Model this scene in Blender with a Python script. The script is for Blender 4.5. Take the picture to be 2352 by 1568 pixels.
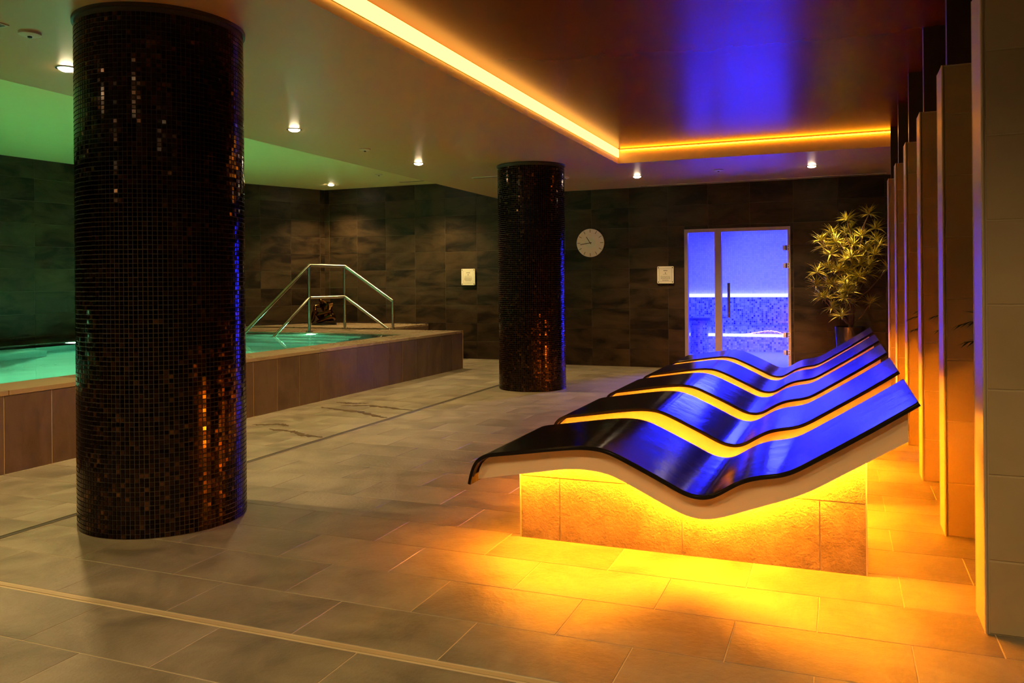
import bpy, bmesh, math, random
from mathutils import Vector, Matrix, Euler
random.seed(7)
S = bpy.context.scene
for o in list(bpy.data.objects):
    bpy.data.objects.remove(o)
COL = S.collection

# ------------------------------------------------------------------ camera
FPX, CX, CY, CAMH = 1887.0, 1176.0, 651.0, 1.2
TH, RHO = math.atan2(754, FPX), 0.0082
fw = Vector((-math.sin(TH), math.cos(TH), 0)); rt0 = Vector((math.cos(TH), math.sin(TH), 0)); up0 = Vector((0, 0, 1))
rt = math.cos(RHO) * rt0 - math.sin(RHO) * up0; up = math.sin(RHO) * rt0 + math.cos(RHO) * up0
cd = bpy.data.cameras.new('camera'); cam = bpy.data.objects.new('camera', cd); COL.objects.link(cam)
M = Matrix((rt, up, -fw)).transposed().to_4x4(); M.translation = (0, 0, CAMH); cam.matrix_world = M
cd.sensor_width = 36.0; cd.lens = FPX / 2352 * 36; cd.shift_y = (CY - 784) / 2352; cd.clip_start = 0.05
S.camera = cam

# ------------------------------------------------------------------ world and exposure
W = bpy.data.worlds.new('world'); S.world = W; W.use_nodes = True
W.node_tree.nodes['Background'].inputs[0].default_value = (0.02, 0.015, 0.01, 1)
W.node_tree.nodes['Background'].inputs[1].default_value = 0.05
S.view_settings.view_transform = 'Standard'; S.view_settings.look = 'None'
S.view_settings.gamma = 1; S.view_settings.use_curve_mapping = False
S.view_settings.exposure = 0.12
try:
    S.cycles.use_denoising = True; S.cycles.use_light_tree = False; S.cycles.adaptive_threshold = 0.035
    S.cycles.max_bounces = 6; S.cycles.diffuse_bounces = 3; S.cycles.glossy_bounces = 4
    S.cycles.transmission_bounces = 5; S.cycles.transparent_max_bounces = 8
    S.cycles.sample_clamp_indirect = 14.0
    S.cycles.caustics_reflective = True; S.cycles.caustics_refractive = True
except Exception:
    pass

# light levels (all real lamps of the place)
P_DOWN = 240.0            # warm ceiling spots, W
L_COVE, L_COVE_FAR = 7.0, 26.0
L_LOUNGE = 640.0
L_LOUNGE_FAR = 330.0
L_STEAM = 24.0
P_STEAM = 1200.0
P_POOL = 250.0
WARM = (1.0, 0.665, 0.27)
AMBER = (1.0, 0.265, 0.006)
BLUE = (0.015, 0.018, 1.0)
TEAL = (0.30, 1.0, 0.40)

# ------------------------------------------------------------------ material helpers
def mat(name):
    m = bpy.data.materials.new(name); m.use_nodes = True
    nt = m.node_tree; b = nt.nodes['Principled BSDF']
    return m, nt, b
def N(nt, t, **kw):
    n = nt.nodes.new(t)
    for k, v in kw.items():
        if k.startswith('i_'):
            n.inputs[k[2:].replace('_', ' ')].default_value = v
        else:
            setattr(n, k, v)
    return n
def L(nt, a, b):
    nt.links.new(a, b)
def c4(c):
    return (c[0], c[1], c[2], 1)
def setp(b, **kw):
    names = dict(color='Base Color', rough='Roughness', metal='Metallic', spec='Specular IOR Level', ior='IOR', trans='Transmission Weight',
                 coat='Coat Weight', coat_rough='Coat Roughness')
    for k, v in kw.items():
        b.inputs[names[k]].default_value = c4(v) if k == 'color' else v
def plain(name, color, rough=0.5, metal=0.0, bump=0.0, bscale=60, spec=0.5, var=0.12):
    """painted / cast surface: slight tone noise plus fine relief"""
    m, nt, b = mat(name); setp(b, color=color, rough=rough, metal=metal, spec=spec)
    tc = N(nt, 'ShaderNodeTexCoord')
    nz = N(nt, 'ShaderNodeTexNoise', i_Scale=3.5, i_Detail=6.0)
    L(nt, tc.outputs['Object'], nz.inputs['Vector'])
    mx = N(nt, 'ShaderNodeMix', data_type='RGBA')
    mx.inputs['A'].default_value = c4([c * (1 - var) for c in color]); mx.inputs['B'].default_value = c4([min(1, c * (1 + var)) for c in color])
    L(nt, nz.outputs['Fac'], mx.inputs['Factor']); L(nt, mx.outputs['Result'], b.inputs['Base Color'])
    if bump:
        n2 = N(nt, 'ShaderNodeTexNoise', i_Scale=bscale, i_Detail=5.0)
        L(nt, tc.outputs['Object'], n2.inputs['Vector'])
        bp = N(nt, 'ShaderNodeBump', i_Strength=bump, i_Distance=0.01)
        L(nt, n2.outputs['Fac'], bp.inputs['Height']); L(nt, bp.outputs['Normal'], b.inputs['Normal'])
    return m
def emit(name, color, strength):
    m, nt, b = mat(name); nt.nodes.remove(b)
    e = N(nt, 'ShaderNodeEmission'); e.inputs[0].default_value = c4(color); e.inputs[1].default_value = strength
    L(nt, e.outputs[0], nt.nodes['Material Output'].inputs[0])
    return m
def randvec(nt):
    """per-object random tone plus the baked 'tone' attribute of joined pieces -> (value, offset position)"""
    oi = N(nt, 'ShaderNodeObjectInfo'); at = N(nt, 'ShaderNodeAttribute', attribute_name='tone')
    ad = N(nt, 'ShaderNodeMath', operation='ADD'); fr = N(nt, 'ShaderNodeMath', operation='FRACT')
    L(nt, oi.outputs['Random'], ad.inputs[0]); L(nt, at.outputs['Fac'], ad.inputs[1]); L(nt, ad.outputs[0], fr.inputs[0])
    geo = N(nt, 'ShaderNodeNewGeometry'); sc = N(nt, 'ShaderNodeMath', operation='MULTIPLY'); sc.inputs[1].default_value = 40
    L(nt, fr.outputs[0], sc.inputs[0])
    va = N(nt, 'ShaderNodeVectorMath', operation='ADD')
    L(nt, geo.outputs['Position'], va.inputs[0]); L(nt, sc.outputs[0], va.inputs[1])
    return fr.outputs[0], va.outputs[0]
def ramp(nt, stops):
    r = N(nt, 'ShaderNodeValToRGB'); e = r.color_ramp.elements
    e[0].position, e[0].color = stops[0][0], c4(stops[0][1]); e[1].position, e[1].color = stops[-1][0], c4(stops[-1][1])
    for p, c in stops[1:-1]:
        x = e.new(p); x.color = c4(c)
    return r
def stone(name, lo, hi, rough=(0.4, 0.6), scale=(2.2, 2.2, 2.2), bump=0.25, bscale=30, bdist=0.004, stops=(0.28, 0.5, 0.75), tonevar=0.35, spec=0.5):
    m, nt, b = mat(name); setp(b, spec=spec)
    rv, pos = randvec(nt)
    mp = N(nt, 'ShaderNodeMapping'); mp.inputs['Scale'].default_value = scale
    L(nt, pos, mp.inputs['Vector'])
    nz = N(nt, 'ShaderNodeTexNoise', i_Scale=1.0, i_Detail=9.0, i_Roughness=0.62, i_Distortion=0.6)
    L(nt, mp.outputs[0], nz.inputs['Vector'])
    mr = N(nt, 'ShaderNodeMath', operation='MULTIPLY_ADD'); mr.inputs[1].default_value = tonevar; mr.inputs[2].default_value = -tonevar / 2
    L(nt, rv, mr.inputs[0])
    ad = N(nt, 'ShaderNodeMath', operation='ADD', use_clamp=True); L(nt, nz.outputs['Fac'], ad.inputs[0]); L(nt, mr.outputs[0], ad.inputs[1])
    r = ramp(nt, [(stops[0], lo), (stops[1], [(a + c) / 2 for a, c in zip(lo, hi)]), (stops[2], hi)])
    L(nt, ad.outputs[0], r.inputs[0]); L(nt, r.outputs[0], b.inputs['Base Color'])
    rr = N(nt, 'ShaderNodeMapRange'); rr.inputs['To Min'].default_value = rough[0]; rr.inputs['To Max'].default_value = rough[1]
    L(nt, nz.outputs['Fac'], rr.inputs['Value']); L(nt, rr.outputs[0], b.inputs['Roughness'])
    n2 = N(nt, 'ShaderNodeTexNoise', i_Scale=bscale, i_Detail=8.0, i_Roughness=0.65)
    L(nt, pos, n2.inputs['Vector'])
    bp = N(nt, 'ShaderNodeBump', i_Strength=bump, i_Distance=bdist)
    L(nt, n2.outputs['Fac'], bp.inputs['Height']); L(nt, bp.outputs['Normal'], b.inputs['Normal'])
    return m

M_FLOOR = stone('slate_floor_tile', (0.125, 0.106, 0.075), (0.250, 0.215, 0.155), rough=(0.30, 0.5), scale=(3, 3, 3), bump=0.6, bscale=45, bdist=0.006, stops=(0.34, 0.5, 0.66), tonevar=0.10)
M_GROUT = plain('sand_grout', (0.46, 0.37, 0.24), 0.8, bump=0.2)
M_GROUT_DARK = plain('dark_grout', (0.10, 0.075, 0.045), 0.85)
M_POOLTILE = stone('brown_cladding_tile', (0.050, 0.032, 0.021), (0.115, 0.076, 0.052), rough=(0.38, 0.6), scale=(3, 6, 3), bump=0.3, bscale=40, tonevar=0.15)
M_COPING = stone('sandstone_coping', (0.20, 0.15, 0.09), (0.27, 0.205, 0.13), rough=(0.16, 0.4), scale=(2, 1.2, 2), bump=0.12, bscale=30, tonevar=0.1)
M_WALL = stone('oxidised_wall_tile', (0.008, 0.005, 0.003), (0.060, 0.037, 0.018), rough=(0.36, 0.55), scale=(1.8, 1.8, 5.0), bump=0.3, bscale=16, bdist=0.004, stops=(0.36, 0.53, 0.76), tonevar=0.13, spec=0.22)
M_FIN = stone('taupe_fin_tile', (0.32, 0.24, 0.135), (0.42, 0.32, 0.19), rough=(0.45, 0.6), scale=(1.5, 1.5, 1.5), bump=0.08, tonevar=0.08)
M_FIN_END = plain('taupe_fin_edge', (0.42, 0.34, 0.23), 0.42, var=0.06)
M_NECK = plain('dark_brown_post', (0.035, 0.024, 0.016), 0.35)
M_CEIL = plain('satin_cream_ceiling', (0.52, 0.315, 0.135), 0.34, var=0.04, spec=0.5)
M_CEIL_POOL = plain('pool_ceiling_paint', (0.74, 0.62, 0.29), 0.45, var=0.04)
M_COFFER = plain('gloss_brown_coffer', (0.10, 0.022, 0.005), 0.27, var=0.10, spec=0.07)
M_LIP = plain('cream_cove_lip', (0.55, 0.45, 0.30), 0.5, var=0.04)
M_WHITE = plain('white_lounger_shell', (0.85, 0.69, 0.51), 0.42, var=0.03)
M_STEEL = plain('brushed_steel', (0.48, 0.47, 0.43), 0.24, metal=1.0, var=0.05)
M_DARKMETAL = plain('dark_metal', (0.05, 0.045, 0.04), 0.3, metal=0.9)
M_FRAME = plain('aluminium_door_frame', (0.36, 0.30, 0.27), 0.38, metal=0.35, var=0.05)
M_PLAQUE = plain('pale_sign_plate', (0.72, 0.70, 0.56), 0.35, var=0.03)
M_PRINT = plain('sign_print', (0.16, 0.15, 0.10), 0.6)
M_CLOCK = plain('cream_clock_face', (0.93, 0.76, 0.60), 0.35, var=0.04)
M_CLOCK2 = plain('pale_clock_centre', (0.84, 0.76, 0.60), 0.3, var=0.04)
M_BRONZE_TICK = plain('brown_clock_mark', (0.14, 0.085, 0.035), 0.4)
M_GOLD = plain('brass_hand', (0.30, 0.20, 0.08), 0.25, metal=0.8)
M_STATUE = plain('polished_dark_bronze', (0.11, 0.050, 0.015), 0.20, metal=1.0, var=0.5)
M_POT = plain('lacquered_planter', (0.035, 0.032, 0.032), 0.18, metal=0.55)
M_SOIL = plain('dark_soil', (0.03, 0.02, 0.012), 0.9, bump=0.5)
M_BARK = plain('plant_stem', (0.14, 0.08, 0.045), 0.7, bump=0.3)
M_VENT = plain('vent_slot', (0.035, 0.028, 0.02), 0.6)
M_PVC = plain('cream_plastic', (0.60, 0.52, 0.40), 0.4, var=0.03)

def vinyl():
    m, nt, b = mat('black_vinyl'); setp(b, color=(0.014, 0.012, 0.011), rough=0.16, spec=0.06)
    tc = N(nt, 'ShaderNodeTexCoord')
    oi = N(nt, 'ShaderNodeObjectInfo'); va = N(nt, 'ShaderNodeVectorMath', operation='ADD'); mu = N(nt, 'ShaderNodeMath', operation='MULTIPLY'); mu.inputs[1].default_value = 31
    L(nt, oi.outputs['Random'], mu.inputs[0]); L(nt, tc.outputs['Object'], va.inputs[0]); L(nt, mu.outputs[0], va.inputs[1])
    n1 = N(nt, 'ShaderNodeTexNoise', i_Scale=7.0, i_Detail=3.0); L(nt, va.outputs[0], n1.inputs['Vector'])
    n2 = N(nt, 'ShaderNodeTexNoise', i_Scale=140.0, i_Detail=2.0); L(nt, va.outputs[0], n2.inputs['Vector'])
    b1 = N(nt, 'ShaderNodeBump', i_Strength=0.16, i_Distance=0.010); L(nt, n1.outputs['Fac'], b1.inputs['Height'])
    b2 = N(nt, 'ShaderNodeBump', i_Strength=0.06, i_Distance=0.002); L(nt, n2.outputs['Fac'], b2.inputs['Height'])
    L(nt, b1.outputs['Normal'], b2.inputs['Normal']); L(nt, b2.outputs['Normal'], b.inputs['Normal'])
    return m
M_VINYL = vinyl()

def rough_stone():
    """split-face stone of the lounger plinths"""
    m, nt, b = mat('split_face_stone'); setp(b, rough=0.7)
    tc = N(nt, 'ShaderNodeNewGeometry')
    n0 = N(nt, 'ShaderNodeTexNoise', i_Scale=12.0, i_Detail=8.0); L(nt, tc.outputs['Position'], n0.inputs['Vector'])
    r = ramp(nt, [(0.3, (0.16, 0.12, 0.085)), (0.7, (0.28, 0.22, 0.16))]); L(nt, n0.outputs['Fac'], r.inputs[0]); L(nt, r.outputs[0], b.inputs['Base Color'])
    n1 = N(nt, 'ShaderNodeTexNoise', i_Scale=70.0, i_Detail=7.0, i_Roughness=0.66); L(nt, tc.outputs['Position'], n1.inputs['Vector'])
    bp = N(nt, 'ShaderNodeBump', i_Strength=1.0, i_Distance=0.018); L(nt, n1.outputs['Fac'], bp.inputs['Height']); L(nt, bp.outputs['Normal'], b.inputs['Normal'])
    return m
M_SPLIT = rough_stone()

def mosaic_tile():
    m, nt, b = mat('bronze_glass_mosaic'); setp(b, rough=0.13, spec=0.6)
    at = N(nt, 'ShaderNodeAttribute', attribute_name='tone')
    r = ramp(nt, [(0.0, (0.008, 0.004, 0.002)), (0.45, (0.022, 0.010, 0.005)), (0.80, (0.042, 0.017, 0.008)), (0.93, (0.075, 0.032, 0.013)), (1.0, (0.15, 0.07, 0.028))])
    L(nt, at.outputs['Fac'], r.inputs[0]); L(nt, r.outputs[0], b.inputs['Base Color'])
    b.inputs['Metallic'].default_value = 0.85
    return m
M_MOSAIC = mosaic_tile()

def steam_mosaic(name, base, spread, rough=0.2):
    """small square mosaic of the steam room (pieces of about five pixels): colour and joints in the material"""
    m, nt, b = mat(name); setp(b, rough=rough)
    geo = N(nt, 'ShaderNodeNewGeometry')
    sc = N(nt, 'ShaderNodeVectorMath', operation='SCALE'); sc.inputs['Scale'].default_value = 1 / 0.034
    L(nt, geo.outputs['Position'], sc.inputs[0])
    fl = N(nt, 'ShaderNodeVectorMath', operation='FLOOR'); L(nt, sc.outputs[0], fl.inputs[0])
    wn = N(nt, 'ShaderNodeTexWhiteNoise', noise_dimensions='3D'); L(nt, fl.outputs[0], wn.inputs['Vector'])
    r = ramp(nt, [(0.0, [max(0.01, c - spread) for c in base]), (0.3, [max(0.01, c - spread * 0.4) for c in base]), (0.6, base), (1.0, [min(1, c + spread * 0.4) for c in base])])
    L(nt, wn.outputs['Value'], r.inputs[0])
    fr = N(nt, 'ShaderNodeVectorMath', operation='FRACTION'); L(nt, sc.outputs[0], fr.inputs[0])
    sp = N(nt, 'ShaderNodeSeparateXYZ'); L(nt, fr.outputs[0], sp.inputs[0])
    g1 = N(nt, 'ShaderNodeMath', operation='LESS_THAN'); g1.inputs[1].default_value = 0.12; L(nt, sp.outputs['X'], g1.inputs[0])
    g2 = N(nt, 'ShaderNodeMath', operation='LESS_THAN'); g2.inputs[1].default_value = 0.12; L(nt, sp.outputs['Z'], g2.inputs[0])
    mxm = N(nt, 'ShaderNodeMath', operation='MAXIMUM'); L(nt, g1.outputs[0], mxm.inputs[0]); L(nt, g2.outputs[0], mxm.inputs[1])
    mx = N(nt, 'ShaderNodeMix', data_type='RGBA'); L(nt, mxm.outputs[0], mx.inputs['Factor']); L(nt, r.outputs[0], mx.inputs['A'])
    mx.inputs['B'].default_value = (0.55, 0.55, 0.6, 1)
    L(nt, mx.outputs['Result'], b.inputs['Base Color'])
    return m
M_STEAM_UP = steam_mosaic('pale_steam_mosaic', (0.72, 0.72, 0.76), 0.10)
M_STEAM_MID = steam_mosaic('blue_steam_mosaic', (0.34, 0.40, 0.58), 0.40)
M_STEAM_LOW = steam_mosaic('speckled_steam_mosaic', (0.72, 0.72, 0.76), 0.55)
M_STEAM_FLOOR = plain('pale_steam_floor', (0.66, 0.66, 0.68), 0.3, var=0.04)

def glass_pane():
    m, nt, b = mat('clear_glass'); nt.nodes.remove(b)
    t = N(nt, 'ShaderNodeBsdfTransparent'); t.inputs[0].default_value = (0.93, 0.95, 0.97, 1)
    g = N(nt, 'ShaderNodeBsdfGlossy'); g.inputs['Roughness'].default_value = 0.02
    f = N(nt, 'ShaderNodeFresnel'); f.inputs[0].default_value = 1.3
    mx = N(nt, 'ShaderNodeMixShader'); L(nt, f.outputs[0], mx.inputs[0]); L(nt, t.outputs[0], mx.inputs[1]); L(nt, g.outputs[0], mx.inputs[2])
    L(nt, mx.outputs[0], nt.nodes['Material Output'].inputs[0]); return m
M_GLASS = glass_pane()
def water():
    m, nt, b = mat('pool_water'); setp(b, color=(0.75, 1.0, 0.95), rough=0.0, ior=1.333, trans=1.0)
    geo = N(nt, 'ShaderNodeNewGeometry'); n1 = N(nt, 'ShaderNodeTexNoise', i_Scale=2.6, i_Detail=2.0); L(nt, geo.outputs['Position'], n1.inputs['Vector'])
    bp = N(nt, 'ShaderNodeBump', i_Strength=0.10, i_Distance=0.02); L(nt, n1.outputs['Fac'], bp.inputs['Height']); L(nt, bp.outputs['Normal'], b.inputs['Normal'])
    return m
M_WATER = water()
M_BASIN = plain('pale_pool_lining', (0.50, 0.78, 0.82), 0.5, var=0.06)
M_NOSE = plain('dark_step_nosing', (0.03, 0.05, 0.05), 0.5)
def leafmat():
    m, nt, b = mat('variegated_leaf'); setp(b, rough=0.42)
    at = N(nt, 'ShaderNodeAttribute', attribute_name='edge')
    r = ramp(nt, [(0.0, (0.05, 0.08, 0.01)), (0.36, (0.20, 0.21, 0.02)), (0.55, (0.92, 0.76, 0.09)), (1.0, (0.95, 0.80, 0.14))])
    L(nt, at.outputs['Fac'], r.inputs[0]); L(nt, r.outputs[0], b.inputs['Base Color']); return m
M_LEAF = leafmat()
M_DARKLEAF = plain('dark_green_frond', (0.018, 0.032, 0.014), 0.4)

E_DOWN = emit('warm_lamp', (1.0, 0.78, 0.45), 85)
E_COVE = emit('amber_cove_led', (1.0, 0.42, 0.06), L_COVE)
E_COVE_FAR = emit('amber_cove_led_hidden', AMBER, L_COVE_FAR)
E_LOUNGE = emit('amber_lounger_led', AMBER, L_LOUNGE)
E_LOUNGE_FAR = emit('amber_lounger_led_far_side', AMBER, L_LOUNGE_FAR)
E_STEAM = emit('blue_white_led', (0.050, 0.055, 1.0), L_STEAM)
E_POOL = emit('pool_lamp', (0.45, 1.0, 0.75), 40)

# ------------------------------------------------------------------ mesh helpers
class MB:
    def __init__(s):
        s.v = []; s.f = []; s.tone = []
    def add(s, vs, fs, tone=None):
        o = len(s.v); s.v += [tuple(p) for p in vs]; s.f += [tuple(i + o for i in f) for f in fs]
        if tone is not None:
            s.tone += [tone] * len(vs)
        return s
    def box(s, x0, x1, y0, y1, z0, z1, tone=None):
        return s.add([(x0, y0, z0), (x1, y0, z0), (x1, y1, z0), (x0, y1, z0), (x0, y0, z1), (x1, y0, z1), (x1, y1, z1), (x0, y1, z1)],
                     [(0, 3, 2, 1), (4, 5, 6, 7), (0, 1, 5, 4), (1, 2, 6, 5), (2, 3, 7, 6), (3, 0, 4, 7)], tone)
    def tube(s, pts, r, n=12, cap=True):
        pts = [Vector(p) for p in pts]; rings = []
        rr = r if isinstance(r, (list, tuple)) else [r] * len(pts)
        for i, p in enumerate(pts):
            if i == 0: d = pts[1] - p
            elif i == len(pts) - 1: d = p - pts[i - 1]
            else:
                d = (pts[i + 1] - p).normalized() + (p - pts[i - 1]).normalized()
            d.normalize(); a = Vector((0, 0, 1)) if abs(d.z) < 0.95 else Vector((1, 0, 0))
            u = d.cross(a).normalized(); w = d.cross(u).normalized()
            k = 1.0
            if 0 < i < len(pts) - 1:
                k = 1 / max(0.5, math.cos(((pts[i + 1] - p).angle(p - pts[i - 1])) / 2))
            rings.append([p + (u * math.cos(2 * math.pi * j / n) + w * math.sin(2 * math.pi * j / n)) * rr[i] * (k if k < 1.3 else 1.3) for j in range(n)])
        vs = [q for R in rings for q in R]; fs = []
        for i in range(len(pts) - 1):
            for j in range(n):
                fs.append((i * n + j, (i + 1) * n + j, (i + 1) * n + (j + 1) % n, i * n + (j + 1) % n))
        if cap:
            fs.append(tuple(range(n))); fs.append(tuple(reversed(range((len(pts) - 1) * n, len(pts) * n))))
        return s.add(vs, fs)
    def lathe(s, prof, cx=0, cy=0, n=48):
        k = len(prof); vs = [(cx + r * math.cos(2 * math.pi * j / n), cy + r * math.sin(2 * math.pi * j / n), z) for j in range(n) for r, z in prof]
        fs = []
        for j in range(n):
            for i in range(k - 1):
                a, b2 = j * k + i, ((j + 1) % n) * k + i
                fs.append((a, b2, b2 + 1, a + 1))
        return s.add(vs, fs)
    def mesh(s, name, m=None, smooth=False, angle=35):
        me = bpy.data.meshes.new(name); me.from_pydata(s.v, [], s.f); me.update()
        bm = bmesh.new(); bm.from_mesh(me); bmesh.ops.recalc_face_normals(bm, faces=bm.faces); bm.to_mesh(me); bm.free()
        if s.tone:
            a = me.attributes.new('tone', 'FLOAT', 'POINT'); a.data.foreach_set('value', s.tone)
        if m: me.materials.append(m)
        if smooth:
            me.shade_smooth(); me.set_sharp_from_angle(angle=math.radians(angle))
        return me
    def obj(s, name, m, parent=None, smooth=False, angle=35):
        return link(name, s.mesh(name, m, smooth, angle), parent)
def link(name, me, parent=None, loc=None, rot=None):
    o = bpy.data.objects.new(name, me); COL.objects.link(o)
    if parent: o.parent = parent
    if loc is not None: o.location = loc
    if rot is not None: o.rotation_euler = rot
    return o
def empty(name, loc=(0, 0, 0)):
    o = bpy.data.objects.new(name, None); COL.objects.link(o); o.location = loc; o.empty_display_size = 0.1; return o
def tag(o, label=None, cat=None, group=None, kind=None):
    if label: o['label'] = label
    if cat: o['category'] = cat
    if group: o['group'] = group
    if kind: o['kind'] = kind
    return o
def struct(o, label=None, cat=None):
    return tag(o, label, cat, kind='structure')
def copy_tree(o, parent=None):
    c = o.copy(); COL.objects.link(c); c.parent = parent
    for ch in [x for x in o.children]:
        copy_tree(ch, c)
    return c
_pad = {}
def pad(w, h, t, m, c=0.0025, key=''):
    """chamfered tile lying in local XY, back at z=0, face at z=t"""
    k = (round(w, 3), round(h, 3), round(t, 4), m.name, key)
    if k not in _pad:
        a, b = w / 2, h / 2
        b0 = [(-a, -b, 0), (a, -b, 0), (a, b, 0), (-a, b, 0)]
        b1 = [(-a, -b, t - c), (a, -b, t - c), (a, b, t - c), (-a, b, t - c)]
        b2 = [(-a + c, -b + c, t), (a - c, -b + c, t), (a - c, b - c, t), (-a + c, b - c, t)]
        f = [(3, 2, 1, 0), (8, 9, 10, 11)]
        for i in range(4):
            j = (i + 1) % 4
            f += [(i, j, 4 + j, 4 + i), (4 + i, 4 + j, 8 + j, 8 + i)]
        _pad[k] = MB().add(b0 + b1 + b2, f).mesh('tile', m)
    return _pad[k]
def minus(rect, hole):
    x0, x1, y0, y1 = rect; a0, a1, b0, b1 = hole
    if x1 <= a0 or x0 >= a1 or y1 <= b0 or y0 >= b1: return [rect]
    out = []
    if x0 < a0: out.append((x0, a0, y0, y1))
    if x1 > a1: out.append((a1, x1, y0, y1))
    xa, xb = max(x0, a0), min(x1, a1)
    if y0 < b0: out.append((xa, xb, y0, b0))
    if y1 > b1: out.append((xa, xb, b1, y1))
    return out
R90 = math.pi / 2

# ------------------------------------------------------------------ key dimensions
ZC, ZP, ZK = 2.55, 2.84, 2.71           # main ceiling, pool ceiling, coffer
YF, YP = 11.52, 12.0                    # far wall, pool end wall
XR, YN = 1.35, -3.2                     # right wall, wall behind the camera
XPOOL = -5.0; ZD = 0.535
REC_X0, REC_Y1 = -2.335, 9.10           # coffer edges

# ------------------------------------------------------------------ floor
fl = MB().box(XPOOL, XR, YN, YP + 0.2, -0.16, -0.0015).box(-9.0, XPOOL, 10.61, YP + 0.2, -0.16, -0.0015).obj('floor', M_GROUT); struct(fl, 'slate-look floor tiles in running bond with sandy grout', 'floor')
G = 0.0036
rows = []
y = 2.655
while y < YP: rows.append((y, y + 0.338)); y += 0.338
rows = [(2.342, 2.655), (1.975, 2.300), (1.637, 1.975), (1.299, 1.637)] + rows
y = 1.299
while y > YN: rows.append((y - 0.338, y)); y -= 0.338
far = MB()
for (y0, y1) in rows:
    k = round((y0 - 1.975) / 0.338) if y0 > 2.31 else round((y0 - 1.975) / 0.338) + 0
    ph = -2.035 if k % 2 == 0 else -1.766
    x = ph - 0.561 * math.ceil((ph - XPOOL) / 0.561)
    while x < XR:
        a, b = max(x, XPOOL + 0.01), min(x + 0.561, XR); x += 0.561
        if b - a < 0.02: continue
        for (c, d, e, g) in minus((a, b, y0, min(y1, YP)), (-3.778, -3.734, -9, 99)):
            w, h = d - c - G, g - e - G
            if w < 0.01 or h < 0.01: continue
            cx, cy = (c + d) / 2, (e + g) / 2
            if 1.3 < cy < 6.4:
                o = link('floor_tile', pad(w, h, 0.005, M_FLOOR, 0.0012), fl, (cx, cy, -0.005))
            else:
                far.box(cx - w / 2, cx + w / 2, cy - h / 2, cy + h / 2, -0.006, 0.0, random.random())
for i in range(7):
    for j in range(4):
        far.box(-5.0 - 0.561 * (i + 1) + 0.002, -5.0 - 0.561 * i, 10.64 + 0.338 * j, 10.64 + 0.338 * (j + 1) - 0.004, -0.006, 0.0, random.random())
tag(far.obj('floor_tile', M_FLOOR, fl), kind='stuff')
MB().box(XPOOL + 0.01, XR, 2.310, 2.332, -0.006, 0.0012).obj('trim_strip', plain('pale_trim_strip', (0.36, 0.28, 0.16), 0.5), fl)
dr = empty('slot_drain', (-3.756, 4.0, 0)); tag(dr, 'narrow steel slot drain running along the floor beside the mosaic columns', 'drain')
MB().box(-0.020, 0.020, YN - 4.0, YF - 4.2, -0.0014, 0.0002).obj('channel', M_VENT, dr)
for sx in (-1, 1):
    MB().box(sx * 0.018 - 0.003, sx * 0.018 + 0.003, YN - 4.0, YF - 4.2, -0.0014, 0.002).obj('rail', M_STEEL, dr)

# ------------------------------------------------------------------ walls
def tiled_wall(parent, origin, udir, ulen, z0, z1, ndir, holes=(), u_off=0.0, tw=0.556, thh=0.2885, zb=0.0, tt=0.003):
    """tiles on a vertical wall: u along udir, face towards ndir"""
    u = Vector(udir).normalized(); n = Vector(ndir).normalized(); zv = Vector((0, 0, 1))
    x = u_off - tw
    while x < ulen:
        zz = zb
        while zz < z1:
            r = [(max(x, 0), min(x + tw, ulen), max(zz, z0), min(zz + thh, z1))]
            for hle in holes:
                r = [q for p in r for q in minus(p, hle)]
            for (a, b, c, d) in r:
                w, h = b - a - 0.0035, d - c - 0.0035
                if w < 0.012 or h < 0.012: continue
                me = pad(w, h, tt, M_WALL, 0.0012)
                o = link('wall_tile', me, parent)
                mm = Matrix((u, zv, n)).transposed().to_4x4() if u.cross(zv).dot(n) > 0 else Matrix((-u, zv, n)).transposed().to_4x4()
                lo = Vector(origin) + u * ((a + b) / 2) + zv * ((c + d) / 2) + n * random.uniform(-0.0005, 0.0008)
                mm.translation = lo
                o.matrix_local = mm
            zz += thh
        x += tw
DX0, DX1, DZ1 = -2.012, -0.612, 1.932     # door opening
XS = -4.15                                # where the far wall steps back
wb = MB()
wb.box(XS, DX0, YF, YF + 0.16, 0, ZC); wb.box(DX1, XR, YF, YF + 0.16, 0, ZC); wb.box(DX0, DX1, YF, YF + 0.16, DZ1, ZC)
wb = wb.obj('wall_back', M_GROUT_DARK); struct(wb, 'far wall of dark oxidised tiles around the steam room door', 'wall')
tiled_wall(wb, (XS, YF, 0), (1, 0, 0), XR - XS, 0, ZC, (0, -1, 0), holes=[(DX0 - XS, DX1 - XS, -1, DZ1)], u_off=0.24, zb=-0.04)
wp = MB().box(-8.6, XS, YP, YP + 0.16, 0, ZP).box(XS - 0.0, XS + 0.05, YF + 0.16, YP + 0.16, 0, ZC).obj('wall_pool_end', M_GROUT_DARK); struct(wp, 'dark tiled end wall behind the pool handrail', 'wall')
tiled_wall(wp, (-8.28, YP, 0), (1, 0, 0), XS + 8.28, 0, ZP, (0, -1, 0), u_off=0.10, zb=-0.005)
def slab(a, b, t, z0, z1, name):
    a, b = Vector((*a, 0)), Vector((*b, 0)); d = (b - a).normalized(); n = Vector((d.y, -d.x, 0))
    q = [a, b, b - n * t, a - n * t]
    vs = [(p.x, p.y, z0) for p in q] + [(p.x, p.y, z1) for p in q]
    return MB().add(vs, [(0, 1, 2, 3), (4, 5, 6, 7), (0, 1, 5, 4), (1, 2, 6, 5), (2, 3, 7, 6), (3, 0, 4, 7)]).obj(name, M_GROUT_DARK), d, n, (b - a).length
PA, PB, PC = (-10.8, YN), (-9.32, 9.6), (-8.28, YP)
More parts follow.
